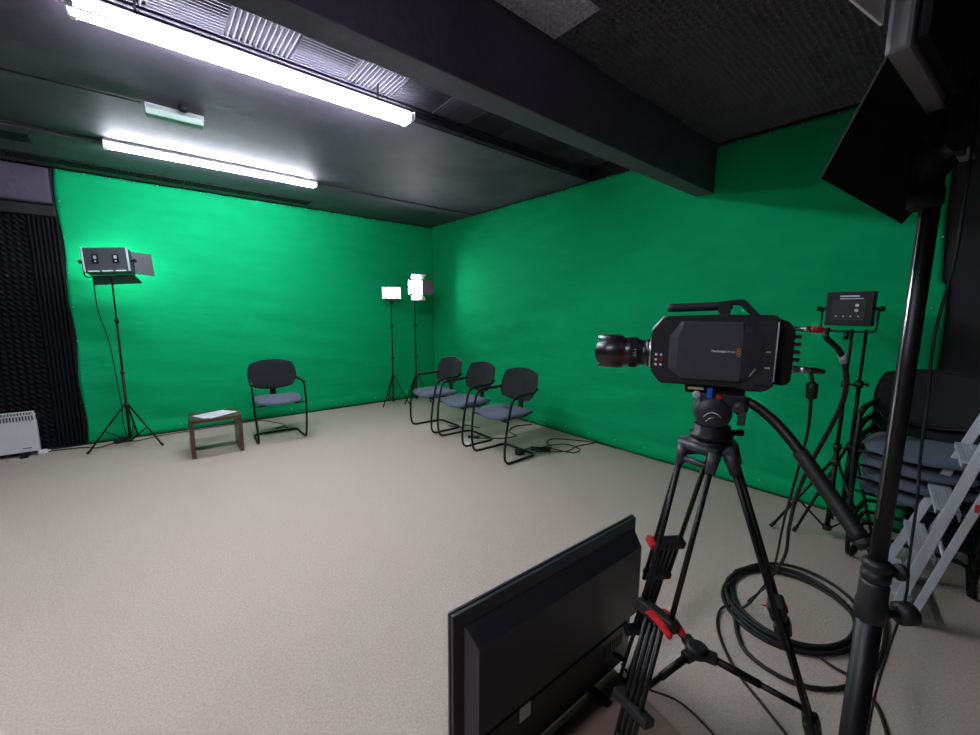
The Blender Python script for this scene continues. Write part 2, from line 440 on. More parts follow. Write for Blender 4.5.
chair.location = (-2.663,-.965,0); chair.rotation_euler = (0,0,math.radians(-2))
row = [(-1.05,-1.725,-90,'farthest chair in the row of three, next to the corner light stands'),
       (-1.05,-2.345,-91,'middle chair in the row of three along the right green wall'),
       (-1.05,-2.985,-89,'nearest chair in the row of three, with a black adapter under it')]
for x, y, a, lab in row:
    c = dup(chair); c.location = (x, y, 0); c.rotation_euler = (0,0,math.radians(a)); c['label'] = lab
stl = ['lowest chair of the dark stack between the ladder and the green wall', 'second chair up in the dark stack behind the ladder',
       'third chair up in the dark stack behind the ladder', 'topmost chair of the dark stack behind the ladder']
for k in range(4):
    c = dup(chair); c.location = (-.44-.026*k, -5.79, .085*k); c.rotation_euler = (0,0,math.radians(-90)); c['label'] = stl[k]; c['group'] = 'stacked visitor chairs'

# ------------------------------------------------------------------ small table and papers
def slab_table(loc, rz, label, w, d, h, name='side_table'):
    t = root(name, label, 'table', loc, rz)
    MB().box((0,0,h-.0175), (w,d,.035), bev=.003).ob('table_top', M['wood'], t)
    for s in (-1, 1): MB().box((s*(w/2-.0175),0,(h-.035)/2), (.035,d,h-.036), bev=.003).ob('side_panel', M['wood'], t)
    return t
slab_table((-3.262,-1.06,0), math.radians(-1.5), 'small dark brown wooden table with slab sides and papers on top', .43, .38, .375)
for k, (dx, dy, a, lab) in enumerate([(0,0,24,'upper white printed sheet lying on the small brown table'),(.02,-.012,33,'lower white sheet peeking out under the printed one on the small table')]):
    t = root('paper_sheet', lab, 'paper', (-3.265+dx,-1.07+dy,.3762+(.0012 if k == 0 else 0)), math.radians(a))
    MB().box((0,0,.0004), (.297,.21,.0008)).ob('sheet', M['paper'], t)
    if k == 0:
        b = MB()
        for i in range(11): b.box((-.02+.01*math.sin(i*3), .085-.017*i, .00095), (.20-.03*abs(math.sin(i*2.1)),.003,.0003))
        b.ob('printed_lines', M['ink'], t)

# ------------------------------------------------------------------ light stands
def stand(loc, rz, h, label, spread=.34, hub=.42, rp=.011, feet=(90,210,330), name='light_stand', bot=.05):
    t = root(name, label, 'light stand', loc, rz)
    MB().cyl((0,0,bot), (0,0,h*.45), rp*1.15, 12).cyl((0,0,h*.45), (0,0,h*.75), rp*.9, 12).cyl((0,0,h*.75), (0,0,h), rp*.7, 12).ob('pole', M['blk'], t)
    for z in (h*.45, h*.75):
        c = MB().cyl((0,0,z-.02), (0,0,z+.02), rp*1.7, 12).ob('collar', M['plastic'], t)
        MB().cyl((0,-rp,z), (0,-rp-.025,z), .006, 8).cyl((0,-rp-.025,z), (0,-rp-.032,z), .011, 10).ob('knob', M['plastic'], c)
    MB().cyl((0,0,hub-.02), (0,0,hub+.02), rp*2, 12).cyl((0,0,bot), (0,0,bot+.03), rp*2, 12).ob('hub', M['plastic'], t)
    for a in feet:
        c, s = math.cos(math.radians(a)), math.sin(math.radians(a))
        foot = Vector((c*spread, s*spread, .012)); top = Vector((c*.02, s*.02, hub))
        lg = MB().tube([top, foot], .0085, 8).ob('leg', M['blk'], t)
        MB().tube([foot+(top-foot)*.06, foot+Vector((c*.006,s*.006,0))], .0115, 8).ob('rubber_foot', M['rubber'], lg)
        mid = top.lerp(foot, .55)
        MB().tube([(c*.02, s*.02, bot+.02), mid], .006, 6).ob('brace', M['blk'], t)
    return t
# left lamp, turned towards the far cloth
stand((-3.94,-.36,0), 0, 1.73, 'light stand in the far left corner beside the small table', spread=.33, feet=(197,320,80), hub=.44)
stand((-.92,-.30,0), 0, 1.60, 'left one of the two light stands in the far corner', spread=.24, feet=(205,320,85), hub=.44)
stand((-.56,-.36,0), 0, 1.60, 'right one of the two light stands in the far corner, behind the row of chairs', spread=.24, feet=(195,310,75), hub=.44)
stand((-.46,-5.42,0), 0, 1.33, 'left one of two light stands by the right green wall, with nothing mounted on it', spread=.30, feet=(120,235,5), hub=.50, rp=.012)
stand((-.40,-5.475,0), math.radians(30), 1.33, 'light stand right behind the cinema camera, holding the black panel light', spread=.26, feet=(100,200,330), hub=.60, rp=.012, bot=.2)

def flap_mb(w1, w2, L, th=.002):   # trapezoid flap, hinge on x axis, extends +Y
    return MB().prism([(-w1/2,0),(w1/2,0),(w2/2,L),(-w2/2,L)], 'z', -th, th)
def panel_light(name, loc, rz, rx, W, Hh, D, label, face, body, flapm, fl=(.8,.8,.8,.8), fL=.14, fLs=.14, rear=True, roll=0):
    """front faces local -Y. fl: opening angles (deg) top,bottom,left,right from closed 0 .. 180 flat; None = no flap"""
    t = root(name, label, 'studio light', loc, rz); t.rotation_euler = (rx, roll, rz)
    MB().box((0,D/2,0), (W,D,Hh), bev=.006).ob('housing', body, t)
    MB().box((0,-.002,0), (W*.9,.004,Hh*.88)).ob('led_panel', face, t)
    fr = MB()
    for s in (-1, 1):
        fr.box((s*(W/2-.008),-.006,0), (.016,.014,Hh)); fr.box((0,-.006,s*(Hh/2-.008)), (W,.014,.016))
    fr.ob('front_frame', flapm, t)
    for i, a in enumerate(fl):
        if a is None: continue
        lng = W if i < 2 else Hh; L = fL if i < 2 else fLs
        mb = flap_mb(lng*.96, lng*(1.12 if i < 2 else 1.0), L)
        f = mb.ob('barn_door', flapm, t)
        ang = math.radians(a)
        # flap plane: starts at the edge; direction = outward*sin + forward*cos
        sgn = {0: Vector((0,0,1)), 1: Vector((0,0,-1)), 2: Vector((-1,0,0)), 3: Vector((1,0,0))}[i]
        d = (sgn*math.sin(ang) + Vector((0,-1,0))*math.cos(ang)).normalized()
        ax = Vector((1,0,0)) if i < 2 else Vector((0,0,1))
        nz = ax.cross(d)
        org = sgn*((Hh if i < 2 else W)/2+.003) + Vector((0,-.012,0))
        mtx = Matrix((ax, d, nz)).transposed().to_4x4(); mtx.translation = org
        f.matrix_local = mtx
    # yoke
    y = MB().tube(fil([(-W/2-.02,D/2,.0),(-W/2-.02,D/2,-Hh/2-.035),(W/2+.02,D/2,-Hh/2-.035),(W/2+.02,D/2,0)], .03), .006, 8)
    y.cyl((0,D/2,-Hh/2-.03), (0,D/2,-Hh/2-.085), .013, 12); y.ob('yoke', M['blk'], t)
    for s in (-1, 1): MB().cyl((s*(W/2),D/2,0), (s*(W/2+.028),D/2,0), .010, 10).cyl((s*(W/2+.028),D/2,0), (s*(W/2+.045),D/2,0), .016, 12).ob('knob', M['blkm'], t)
    return t
# left lamp: seen from behind, lights the far cloth
tl = panel_light('studio_light', (-3.935,-.34,1.865), math.radians(180-12), math.radians(10), .34, .23, .13, 'grey boxy studio light seen from behind, turned to the cloth at far left', M['ledL'], M['boxgrey'], M['boxgrey'], fl=(None,22,50,None), fL=.15, fLs=.17, roll=math.radians(5))
for sx in (-.075, .075):
    s = MB().box((sx,.133,.005), (.05,.012,.085), bev=.003).ob('socket_plate', M['blkm'], tl)
    MB().box((sx,.141,.018), (.022,.006,.03), bev=.002).cyl((sx,.138,-.02), (sx,.143,-.02), .007, 10).ob('switch', M['alu'], s)
b = MB()
for sx in (-.1, 0, .1): b.box((sx,.128,-.112), (.08,.012,.012), bev=.002)
b.ob('trim_strip', M['white'], tl)
for sx in (-1, 1): MB().box((sx*.165,.125,-.0), (.014,.02,.235), bev=.003).ob('side_trim', M['alu'], tl)
panel_light('studio_light', (-.925,-.33,1.68), math.radians(-28), math.radians(4), .15, .17, .05, 'small glowing panel light on the left stand in the far corner', M['led2'], M['blk'], M['flapw'], fl=(None,None,50,50), fLs=.07)
panel_light('studio_light', (-.56,-.42,1.77), math.radians(-14), math.radians(2), .20, .22, .08, 'larger glowing studio light with open barn doors in the far corner', M['led'], M['boxgrey'], M['flap'], fl=(35,38,25,72), fL=.13, fLs=.15)
# panel on the right stand, seen from behind
pr = panel_light('studio_light', (-.40,-5.392,1.453), math.radians(85), 0, .225, .205, .045, 'black panel light seen from behind, on the stand beyond the cinema camera', M['ledoff'], M['blk'], M['blk'], fl=(None,)*4)
b = MB().box((.07,.0475,.01), (.012,.004,.055)); b.box((0,.047,-.01), (.16,.003,.12), bev=.001); b.ob('control_plate', M['plastic'], pr)
b = MB()
for k in range(4): b.cyl((-.05+.035*k,.049,-.045), (-.05+.035*k,.053,-.045), .004, 8)
b.cyl((-.04,.049,.02), (-.04,.056,.02), .009, 12); b.cyl((-.04,.049,-.01), (-.04,.056,-.01), .009, 12)
b.ob('button', M['alu'], pr)
MB().box((.0,.047,.075), (.09,.002,.008)).box((-.01,.047,.06), (.11,.002,.005)).ob('marking', M['alu'], pr)

# ------------------------------------------------------------------ heater and small things by the left wall
t = root('panel_heater', 'white electric panel heater on the floor at the far left wall', 'heater', (-4.95,-.135,0))
MB().box((0,0,.225), (.68,.07,.36), bev=.006).ob('casing', M['whitem'], t)
b = MB()
for k in range(33):
    b.box((-.32+.02*k,-.036,.375), (.009,.006,.045)); 
b.ob('grille', M['grey'], t)
MB().box((0,.0,.418), (.66,.06,.03), bev=.004).ob('grille_frame', M['whitem'], t)
b = MB()
for k in range(32): b.box((-.31+.02*k,-.032,.42), (.008,.006,.022))
b.ob('top_slot', M['grey'], t)
for s in (-1, 1): MB().box((s*.24,0,.02), (.05,.16,.04), bev=.004).ob('foot', M['blkm'], t)
MB().box((.355,0,.38), (.025,.05,.05), bev=.006).cyl((.365,0,.38), (.385,0,.38), .014, 12).ob('thermostat', M['blkm'], t)
MB().box((.26,-.036,.085), (.06,.002,.008)).ob('badge', M['grey'], t)
t = root('power_plug', 'white plug adapter on the carpet at the foot of the foam wall', 'plug', (-4.60,-.13,0), .3)
MB().box((0,0,.02), (.07,.045,.04), bev=.008).ob('body', M['whitem'], t); MB().cyl((.03,0,.02), (.055,0,.02), .009, 10).ob('prong_end', M['whitem'], t)
t = root('power_adapter', 'black adapter box on the carpet under the far left light stand', 'adapter', (-4.02,-.15,0), .5)
MB().box((0,0,.025), (.12,.06,.05), bev=.008).ob('body', M['plastic'], t)
MB().tube([(.06,0,.025),(.085,0,.025)], [.009,.004], 8).ob('strain_relief', M['rubber'], t)

def cable(pts, r, label, name='cable', mat_='rubber', k=6):
    o = MB().tube(sm(pts, k), r, 7).ob(name, M[mat_]); tag(o, label, 'cable'); return o
cable([(-4.06,-.30,1.73),(-4.075,-.32,1.68),(-4.07,-.30,1.4),(-4.02,-.28,1.1),(-4.0,-.26,.8),(-3.985,-.2,.4),(-3.99,-.17,.2),(-3.975,-.14,.08),(-3.97,-.14,.03)], .0045, 'thin cable hanging from the far left studio light to the floor')
cable([(-4.08,-.18,.015),(-4.2,-.25,.006),(-4.3,-.16,.006),(-4.45,-.11,.006),(-4.56,-.125,.012)], .005, 'cable on the carpet between the white plug and the black adapter')
cable([(-4.05,-.12,.02),(-3.9,-.2,.006),(-3.7,-.12,.006),(-3.4,-.1,.006),(-3.0,-.09,.006),(-2.7,-.10,.006),(-2.55,-.35,.006),(-2.50,-.52,.006),(-2.62,-.60,.006),(-2.50,-.64,.006)], .005, 'cable along the foot of the far green cloth and behind the lone chair')
# wires below the row of chairs
t = root('power_adapter', 'round black adapter on the carpet behind the nearest row chair', 'adapter', (-.935,-3.075,0), .4)
MB().lathe((0,0,0), (0,0,1), [(0,.045),(.035,.048),(.05,.035),(.055,.01)], 20).ob('body', M['plastic'], t)
MB().tube([(.04,0,.02),(.09,0,.015)], [.010,.006], 8).ob('strain_relief', M['rubber'], t)
cable([(-.86,-3.06,.015),(-.75,-3.02,.007),(-.62,-3.10,.007),(-.55,-3.25,.007),(-.50,-3.40,.007),(-.36,-3.38,.007),(-.38,-3.2,.02),(-.60,-3.12,.02),(-.72,-3.18,.012),(-.55,-3.35,.02),(-.3,-3.3,.007),(-.05,-3.35,.007)], .006, 'black looped cable on the carpet from the round adapter to the wall')
cable([(-.70,-3.0,.006),(-.55,-3.15,.006),(-.45,-3.0,.006),(-.3,-2.97,.006),(-.15,-3.15,.006),(-.04,-3.36,.006),(-.03,-3.60,.006)], .005, 'black cable on the carpet running to the foot of the right green wall')
cable([(-.78,-3.15,.016),(-.70,-3.2,.018),(-.64,-3.22,.016),(-.72,-3.12,.02),(-.80,-3.10,.018),(-.7,-3.14,.025)], .007, 'small bundle of black cord beside the round adapter')
cable([(-.95,-2.42,.006),(-.85,-2.50,.006),(-.72,-2.60,.006),(-.55,-2.62,.006),(-.50,-2.45,.006),(-.30,-2.33,.006),(-.06,-2.40,.006)], .006, 'cable on the carpet under the middle row chair running to the wall')
t = root('extension_socket', 'small black socket block on the carpet under the middle row chair', 'socket', (-.98,-2.38,0), -.9)
MB().box((0,0,.015), (.13,.04,.03), bev=.006).ob('body', M['plastic'], t)
cable([(-.93,-1.80,.006),(-.83,-1.95,.006),(-.74,-1.9,.006),(-.68,-2.1,.006)], .006, 'short black cable on the carpet behind the farthest row chair')
t = root('lapel_microphone', 'tiny black lapel microphone lying on the nearest row chair seat', 'microphone', (-1.03,-2.98,.470), .4)
MB().tube([(0,0,.004),(.02,0,.004)], .004, 8).tube(sm([(0.02,0,.004),(.05,.02,.003),(.03,.05,.003),(-.02,.03,.003),(.0,-.03,.003),(.04,-.04,.003)]), .002, 5).ob('wire', M['rubber'], t)

# ------------------------------------------------------------------ cinema camera
hd = math.radians(27.7)
cr = root('cinema_camera', 'large black cinema camera with lens, mounted on the video tripod', 'video camera', (-2.66,-5.505,1.252), hd)
# profile in (y,z): local +Y = lens direction. z from 0 to .165
prof = [(.118,.0),(.14,.032),(.14,.125),(.112,.160),(-.02,.165),(-.105,.165),(-.118,.160),(-.118,.012),(-.10,-.006),(-.06,-.006),(-.05,0)]
MB().prism(prof, 'x', -.058, .058, bev=.004).ob('body', M['cam'], cr)
rear = MB().prism([(-.118,.012),(-.118,.158),(-.137,.150),(-.148,.132),(-.148,.020),(-.137,.010)], 'x', -.05, .05, bev=.003).ob('connector_block', M['blkm'], cr)
# raised hexagonal side panel (both sides): frustum
def frustum(outer, inner, x0, x1):
    b = bmesh.new(); A = [b.verts.new((x0, p[0], p[1])) for p in outer]; B = [b.verts.new((x1, p[0], p[1])) for p in inner]
    n = len(A); b.faces.new(A); b.faces.new(B)
    for i in range(n): b.faces.new((A[i], A[(i+1) % n], B[(i+1) % n], B[i]))
    q = MB(); q.b.free(); q.b = b; return q
outer = [(.104,.038),(.104,.112),(.078,.150),(-.052,.150),(-.072,.128),(-.072,.022),(-.052,.012),(.070,.012)]
inner = [(.082,.040),(.082,.112),(.072,.145),(-.045,.145),(-.048,.125),(-.048,.028),(-.045,.018),(.070,.018)]
for s in (-1, 1): frustum(outer, inner, s*.056, s*.068).ob('side_panel', M['camd'], cr)
# rear grip frame; thin bright rods imitate highlights along the edges
for s in (-1, 1):
    MB().prism([(-.075,.150),(-.112,.150),(-.112,.012),(-.075,.012),(-.075,.03),(-.090,.045),(-.090,.118),(-.075,.132)], 'x', s*.056, s*.066, bev=.0015).ob('rear_grip', M['cam'], cr)
    for pp, rr_ in (([(s*.060,.139,.127),(s*.060,.113,.160)],.0018), ([(s*.067,-.077,.047),(s*.067,-.066,.030)],.0012), ([(s*.067,-.112,.020),(s*.067,-.112,.15)],.0016)):
        MB().tube(pp, rr_, 6).ob('edge_highlight', M['alu'], cr)
b = MB()
for yy, zz2 in ((.128,.045),(.128,.057),(.128,.069),(.117,.045),(.117,.069)): b.cyl((-.058,yy,zz2), (-.0605,yy,zz2), .0032, 10)
b.ob('button', M['flapw'], cr)
MB().cyl((-.058,.117,.057), (-.061,.117,.057), .0042, 12).ob('record_button', M['red'], cr)
b = MB().box((-.067,-.098,.05), (.002,.010,.003)).box((-.067,-.098,.085), (.002,.008,.003)); b.ob('latch', M['alu'], cr)
# top handle
hb = MB().tube(sm([(0,.108,.180),(0,.05,.182),(0,-.005,.185),(0,-.03,.188)], 4), [.0105]*13, 12)
hb.prism([(-.010,.160),(-.000,.178),(.004,.194),(-.046,.201),(-.056,.198),(-.088,.163),(-.072,.163),(-.048,.187),(-.028,.187),(-.026,.163)], 'x', -.014, .014, bev=.002)
hb.ob('top_handle', M['cam'], cr)
# lettering on the side panel
def text(body, size, loc, parent, name, m_, bold=0):
    cu = bpy.data.curves.new(name, 'FONT'); cu.body = body; cu.size = size; cu.extrude = .0002; cu.offset = bold
    o = bpy.data.objects.new(name, cu); COL.objects.link(o)
    dg = bpy.context.evaluated_depsgraph_get(); me = bpy.data.meshes.new_from_object(o.evaluated_get(dg))
    COL.objects.unlink(o); bpy.data.objects.remove(o)
    # upright on the left (-X) side: text x -> local -Y, text y -> +Z
    me.transform(Matrix(((0,0,-1,0),(-1,0,0,0),(0,1,0,0),(0,0,0,1)))); me.transform(Matrix.Translation(loc))
    me.materials.append(m_); o = bpy.data.objects.new(name, me); COL.objects.link(o); o.parent = parent; return o
tx = text('Blackmagic', .0068, (-.0684,.012,.081), cr, 'lettering', M['ink_w'], .00025); tw = min(v.co.y for v in tx.data.vertices)
text('design', .0068, (-.0684,tw-.0004,.081), cr, 'lettering', M['flapw'])
b = MB()
for k in range(3):
    zc = .0765+.0062*k
    b.tube([(-.0686,tw-.0235+.0034*math.cos(a), zc-.001+.0026*math.sin(a)) for a in [2*PI*i/14 for i in range(14)]], .0007, 5, closed=True)
b.ob('emblem', M['orange'], cr)
# lens
ln = MB().lathe((0,.138,.067), (0,1,0), [(0,.034),(.012,.036),(.013,.031),(.03,.033),(.034,.0365),(.058,.0375),(.062,.035),(.070,.037),(.074,.040)], 36).ob('lens', M['lens'], cr)
b = MB()
for k in range(36):
    a = 2*PI*k/36; b.box((math.cos(a)*.0375,.138+.045,.067+math.sin(a)*.0375), (.0025,.018,.0025))
b.ob('focus_ring', M['rubber'], ln)
MB().lathe((0,.206,.067), (0,1,0), [(0,.0395),(.004,.0395)], 36).ob('red_ring', M['red'], ln)
MB().lathe((0,.138,.067), (0,1,0), [(0,.0355),(.006,.0355)], 36).ob('lens_mount', M['steel'], ln)
b = MB()
for k in range(7): b.box((-.0372,.138+.038+.002*(k % 2),.059+.003*k), (.0008,.004+.004*(k % 2),.0012))
b.ob('scale_mark', M['ink_w'], ln)
# petal hood: thin shell with wavy front edge
hm = bmesh.new(); n = 72; R0 = []; R1 = []; Rf = []; Ri = []
for k in range(n):
    a = 2*PI*k/n; cs, sn = math.cos(a), math.sin(a)
    pet = .046 + .012*abs(math.cos(2*a))**.7
    def pt(r, d): return hm.verts.new((cs*r, .138+d, .067+sn*r))
    R0.append(pt(.041, .070)); R1.append(pt(.0435, .078)); Rf.append(pt(.0435, .078+pet)); Ri.append(pt(.041, .078+pet))
Rb = [hm.verts.new((v.co.x*.95, .216, .067+(v.co.z-.067)*.95)) for v in R0]
seq = [R0, R1, Rf, Ri, Rb]
for A, B in zip(seq[:-1], seq[1:]):
    for k in range(n):
        f = hm.faces.new((A[k], A[(k+1) % n], B[(k+1) % n], B[k])); f.smooth = True
q = MB(); q.b.free(); q.b = hm; q.ob('lens_hood', M['lens'], ln)
MB().lathe((0,.211,.067), (0,1,0), [(0,.038),(.002,.037),(.006,.02),(.0065,.005)], 28).ob('front_element', M['glass'], ln)
# rear sockets
b = MB()
for zc in (.067,.084,.101,.118,.135): b.lathe((-.028,-.146,zc), (0,-1,0), [(0,.006),(.006,.006),(.0065,.0045),(.018,.0045),(.0185,.003)], 12)
for zc in (.067,.084,.101,.118): b.lathe((.01,-.146,zc), (0,-1,0), [(0,.006),(.006,.006),(.0065,.0045),(.016,.0045)], 12)
b.ob('coaxial_socket', M['steel'], rear)
MB().lathe((-.028,-.146,.046), (0,-1,0), [(0,.009),(.012,.009),(.012,.007),(.02,.007)], 14).ob('power_socket', M['steel'], rear)
bpy.context.view_layer.update()
CM = cr.matrix_world.copy()
def CW(x, y, z): return CM @ Vector((x, y, z))

def unp(px, py, D):     # point at distance D in front of the viewpoint, used to lay out hanging cables
    return CAM + (fw*407.904 + rt2*(px-490) - up2*(py-367.5))*(D/407.904)

# ------------------------------------------------------------------ tripod
AX = Vector((-2.66,-5.515,0)); ZB = 1.115
tp = root('video_tripod', 'black video tripod with red clamps carrying the cinema camera', 'tripod', AX)
MB().lathe((0,0,ZB-.022), (0,0,1), [(0,.02),(.003,.046),(.010,.050),(.021,.046),(.022,.03)], 28).ob('bowl', M['blk'], tp)
# head
hb = root('t', 'x', 'y'); bpy.data.objects.remove(hb)
rot = Matrix.Rotation(hd, 4, 'Z')
b = MB(); b.lathe((0,0,ZB), (0,0,1), [(0,.043),(.004,.048),(.012,.048),(.014,.041),(.034,.041),(.036,.034)], 28)
b.ob('head_base', M['blk'], tp)
b = MB()
ctr = Vector((0,0,ZB+.070))
b.lathe(rot @ Vector((-.046,.004,0)) + ctr, rot @ Vector((1,0,0)), [(0,.012),(.004,.034),(.012,.040),(.080,.040),(.088,.034),(.092,.012)], 32)
b.box((0,-.014,ZB+.100), (.074,.095,.035), mtx=rot, bev=.008)
b.box((0,.0,ZB+.045), (.06,.06,.03), mtx=rot, bev=.006)
hdx = b.ob('fluid_head', M['cam'], tp)
b = MB().box((0,.004,ZB+.1245), (.062,.125,.018), mtx=rot, bev=.003)
b.ob('quick_release_plate', M['blkm'], hdx)
MB().box((-.037,.045,ZB+.128), (.004,.034,.006), mtx=rot).ob('label_strip', M['yellow'], hdx)
MB().box((-.040,.015,ZB+.119), (.006,.012,.026), rz=0, mtx=rot, bev=.002).ob('release_lever', M['blue'], hdx)
q = MB(); q.lathe(rot @ Vector((-.036,-.006,0)) + Vector((0,0,ZB+.110)), rot @ Vector((-1,0,0)), [(0,.006),(.006,.006),(.008,.004)], 12); q.ob('red_button', M['red'], hdx)
q = MB(); q.lathe(rot @ Vector((-.036,.042,0)) + Vector((0,0,ZB+.113)), rot @ Vector((-1,0,0)), [(0,.009),(.006,.009),(.007,.006)], 12); q.ob('dial', M['alu'], hdx)
b = MB()
for k, (y0, z0, y1, z1) in enumerate([(.025,.062,.008,.074),(.008,.074,-.012,.064),(.02,.052,.002,.062)]):
    b.tube([rot @ Vector((-.047,y0,ZB+z0)), rot @ Vector((-.0475,(y0+y1)/2,ZB+(z0+z1)/2+.003)), rot @ Vector((-.047,y1,ZB+z1))], .0016, 6)
b.ob('embossed_mark', M['alu'], hdx)
q = MB(); q.lathe(rot @ Vector((-.040,-.048,0)) + Vector((0,0,ZB+.090)), rot @ Vector((-1,0,0)), [(0,.016),(.010,.016),(.012,.010),(.016,.008)], 16)
q.box((-.052,-.052,ZB+.068), (.008,.016,.034), mtx=rot, bev=.003); q.ob('drag_knob', M['grey'], hdx)
q = MB().tube([Vector((.035,-.02,ZB+.012)), Vector((.07,-.045,ZB+.010))], [.006,.009], 8); q.ob('bowl_lever', M['blk'], tp)
# pan bar
P0 = rot @ Vector((-.012,-.055,ZB+.100)); W = [AX+P0]
W += [unp(752,404,.95), unp(775,422,.90), unp(800,452,.85), unp(835,502,.79), unp(862,540,.745)]
W = [w-AX for w in W]
pb = MB().tube(sm(W, 5), [.011]*26, 12).ob('pan_bar', M['blk'], tp)
e0, e1 = W[3], W[5]
MB().tube(sm([W[3], W[4], W[5]], 4), .0145, 14).tube([e1, e1+(e1-W[4]).normalized()*.015], [.016,.012], 14).ob('grip', M['rubber'], pb)
# crown with three leg shoulders
LEG = [(169,.36),(57,.39),(-74,.415)]
zt = ZB-.016
cw = MB().lathe((0,0,zt-.018), (0,0,1), [(0,.04),(.004,.050),(.018,.052),(.021,.048)], 24)
cw.ob('crown', M['blk'], tp)
def legp(az, r, z, r0=.042):
    c, s = math.cos(math.radians(az)), math.sin(math.radians(az)); rr = r0+(r-r0)*(zt-z)/zt
    return Vector((c*rr, s*rr, z))
for idx, (az, r) in enumerate(LEG):
    c, s = math.cos(math.radians(az)), math.sin(math.radians(az)); sd = Vector((-s, c, 0))
    dirn = (legp(az, r, 0)-legp(az, r, zt)).normalized()
    zm1 = .80; zk = .72; zk2 = .50
    lg = MB()
    w = .040
    for e in (-1, 1): lg.tube([legp(az, r, zt-.02)+sd*w*e, legp(az, r, [.69,.60,.66][idx])+sd*w*e*.95], .0063, 12)
    lg = lg.ob('leg', M['blk'], tp)
    # shoulder bracket
    b = MB()
    A = legp(az, r, zt-.004)
    b.tube([A+sd*.050, A-sd*.050], .0125, 14)
    for e in (-1, 1): b.tube([A+sd*w*e, A+sd*w*e+dirn*.050], [.015,.011], 12)
    b.tube([A+sd*w+dirn*.035, A-sd*w+dirn*.035], .008, 10)
    b.ob('shoulder', M['grey'], lg)
    # mid section: four thinner tubes, then lower section
    b = MB()
    zc = .70 if idx == 0 else (.75 if idx == 1 else .74)
    for e in (-.55, -.18, .18, .55): b.tube([legp(az, r, zc)+sd*w*e, legp(az, r, .34)+sd*w*e], .0058, 10)
    for e in (-.4, .4): b.tube([legp(az, r, .40)+sd*w*e, legp(az, r, .05)+sd*w*e], .0065, 10)
    b.ob('extension', M['blk'], lg)
    def clamp(z, hh, mm_='plastic', nm='clamp', ww=1.3):
        p = legp(az, r, z); u = -dirn
        B = Matrix((sd, u.cross(sd)*-1, u)).transposed().to_4x4(); B.translation = p
        q = MB().box((0,0,0), (w*2*ww,.034,hh), mtx=B, bev=.006); return q.ob(nm, M[mm_], lg), B
    if idx == 0:
        cl, B = clamp(.695,.030)
        q = MB().prism([(-.015,-.0),(.0,.015),(.035,.012),(.064,-.004),(.060,-.018),(.035,-.008),(.0,.0)], 'y', .019, .030, mtx=B, bev=.003).ob('red_lever', M['red'], cl)
        q = MB().prism([(-.015,-.0),(.0,.015),(.035,.012),(.064,-.004),(.060,-.018),(.035,-.008),(.0,.0)], 'y', -.030, -.019, mtx=B, bev=.003).ob('red_lever', M['red'], cl)
        clamp(.475,.022)
    elif idx == 1:
        cl, B = clamp(.745,.026)
        MB().box((.05,0,.006), (.016,.040,.022), mtx=B, bev=.005).ob('red_lever', M['red'], cl)
        clamp(.62,.022, ww=1.0); clamp(.36,.022)
    else:
        cl, B = clamp(.73,.035, ww=.75); clamp(.69,.025, ww=.6)
        MB().box((.0,-.019,.0), (.014,.004,.014), mtx=B, bev=.001).box((.0,.019,.0), (.014,.004,.014), mtx=B, bev=.001).ob('red_mark', M['red'], cl)
        clamp(.47,.03, ww=.6)
    ft = MB().tube([legp(az, r, .07), legp(az, r, .036 if idx < 2 else .012)], [.014,.018], 12).ob('rubber_foot', M['rubber'], lg)
# spreader
zs = .545; CT = Vector((-.008,-.012,zs))
sp = MB().lathe(CT-Vector((0,0,.014)), (0,0,1), [(0,.022),(.004,.028),(.022,.028),(.027,.02)], 18).ob('spreader', M['plastic'], tp)
for az, r in LEG:
    e = legp(az, r, zs-.045); d = (e-CT); a = CT+d*.10
    ar = MB().tube([a, a+d*.5], .0095, 10).tube([a+d*.45, e-d*.02], .0072, 10).ob('spreader_arm', M['blk'], sp)
    q = MB().box(tuple(CT+d*.13), (.035,.026,.022), rz=math.atan2(d.y, d.x), bev=.004)
    q.ob('spreader_joint', M['plastic'], sp)

# ------------------------------------------------------------------ cables of the camera
plug = root('cable_plug', 'red-sleeved plug on the top rear socket of the cinema camera', 'plug', (0,0,0))
A = CW(-.028,-.164,.135); dr = (CM.to_3x3() @ Vector((0,-1,0)))
plug.location = A
MB().tube([dr*0, dr*.014], .0062, 12).ob('connector', M['steel'], plug)
MB().tube([dr*.013, dr*.018, dr*.045+Vector((0,0,-.002))], [.0055,.0075,.0055], 12).ob('red_sleeve', M['red'], plug)
a2 = A+dr*.045
sdi = cable([a2, unp(826,337,.86), unp(840,352,.88), unp(846,375,.92), unp(843,400,.96), unp(829,430,1.02), unp(811,463,1.12), unp(797,495,1.25), unp(789,528,1.4), unp(783,560,1.55), (-1.60,-5.38,.12), (-1.64,-5.33,.03), (-1.60,-5.27,.03)], .0058, 'black video cable arching from the red plug of the camera down to the floor', k=7)
w = MB().tube([unp(841.5,354,.885), unp(844,362,.895)], .0072, 10).ob('cable_tie', M['alu'], sdi)
A = CW(-.028,-.166,.046)
pw = root('power_connector', 'metal power connector on the lower rear of the cinema camera', 'plug', A)
MB().tube([dr*0, dr*.012, dr*.013, dr*.028], [.008,.008,.0065,.006], 12).ob('connector', M['steel'], pw)
MB().tube([dr*.027, dr*.045+Vector((0,0,-.002))], [.007,.005], 12).ob('sleeve', M['rubber'], pw)
a2 = A+dr*.045+Vector((0,0,-.002))
p1, p2 = unp(812.5,382,.87), unp(811,399,.88)
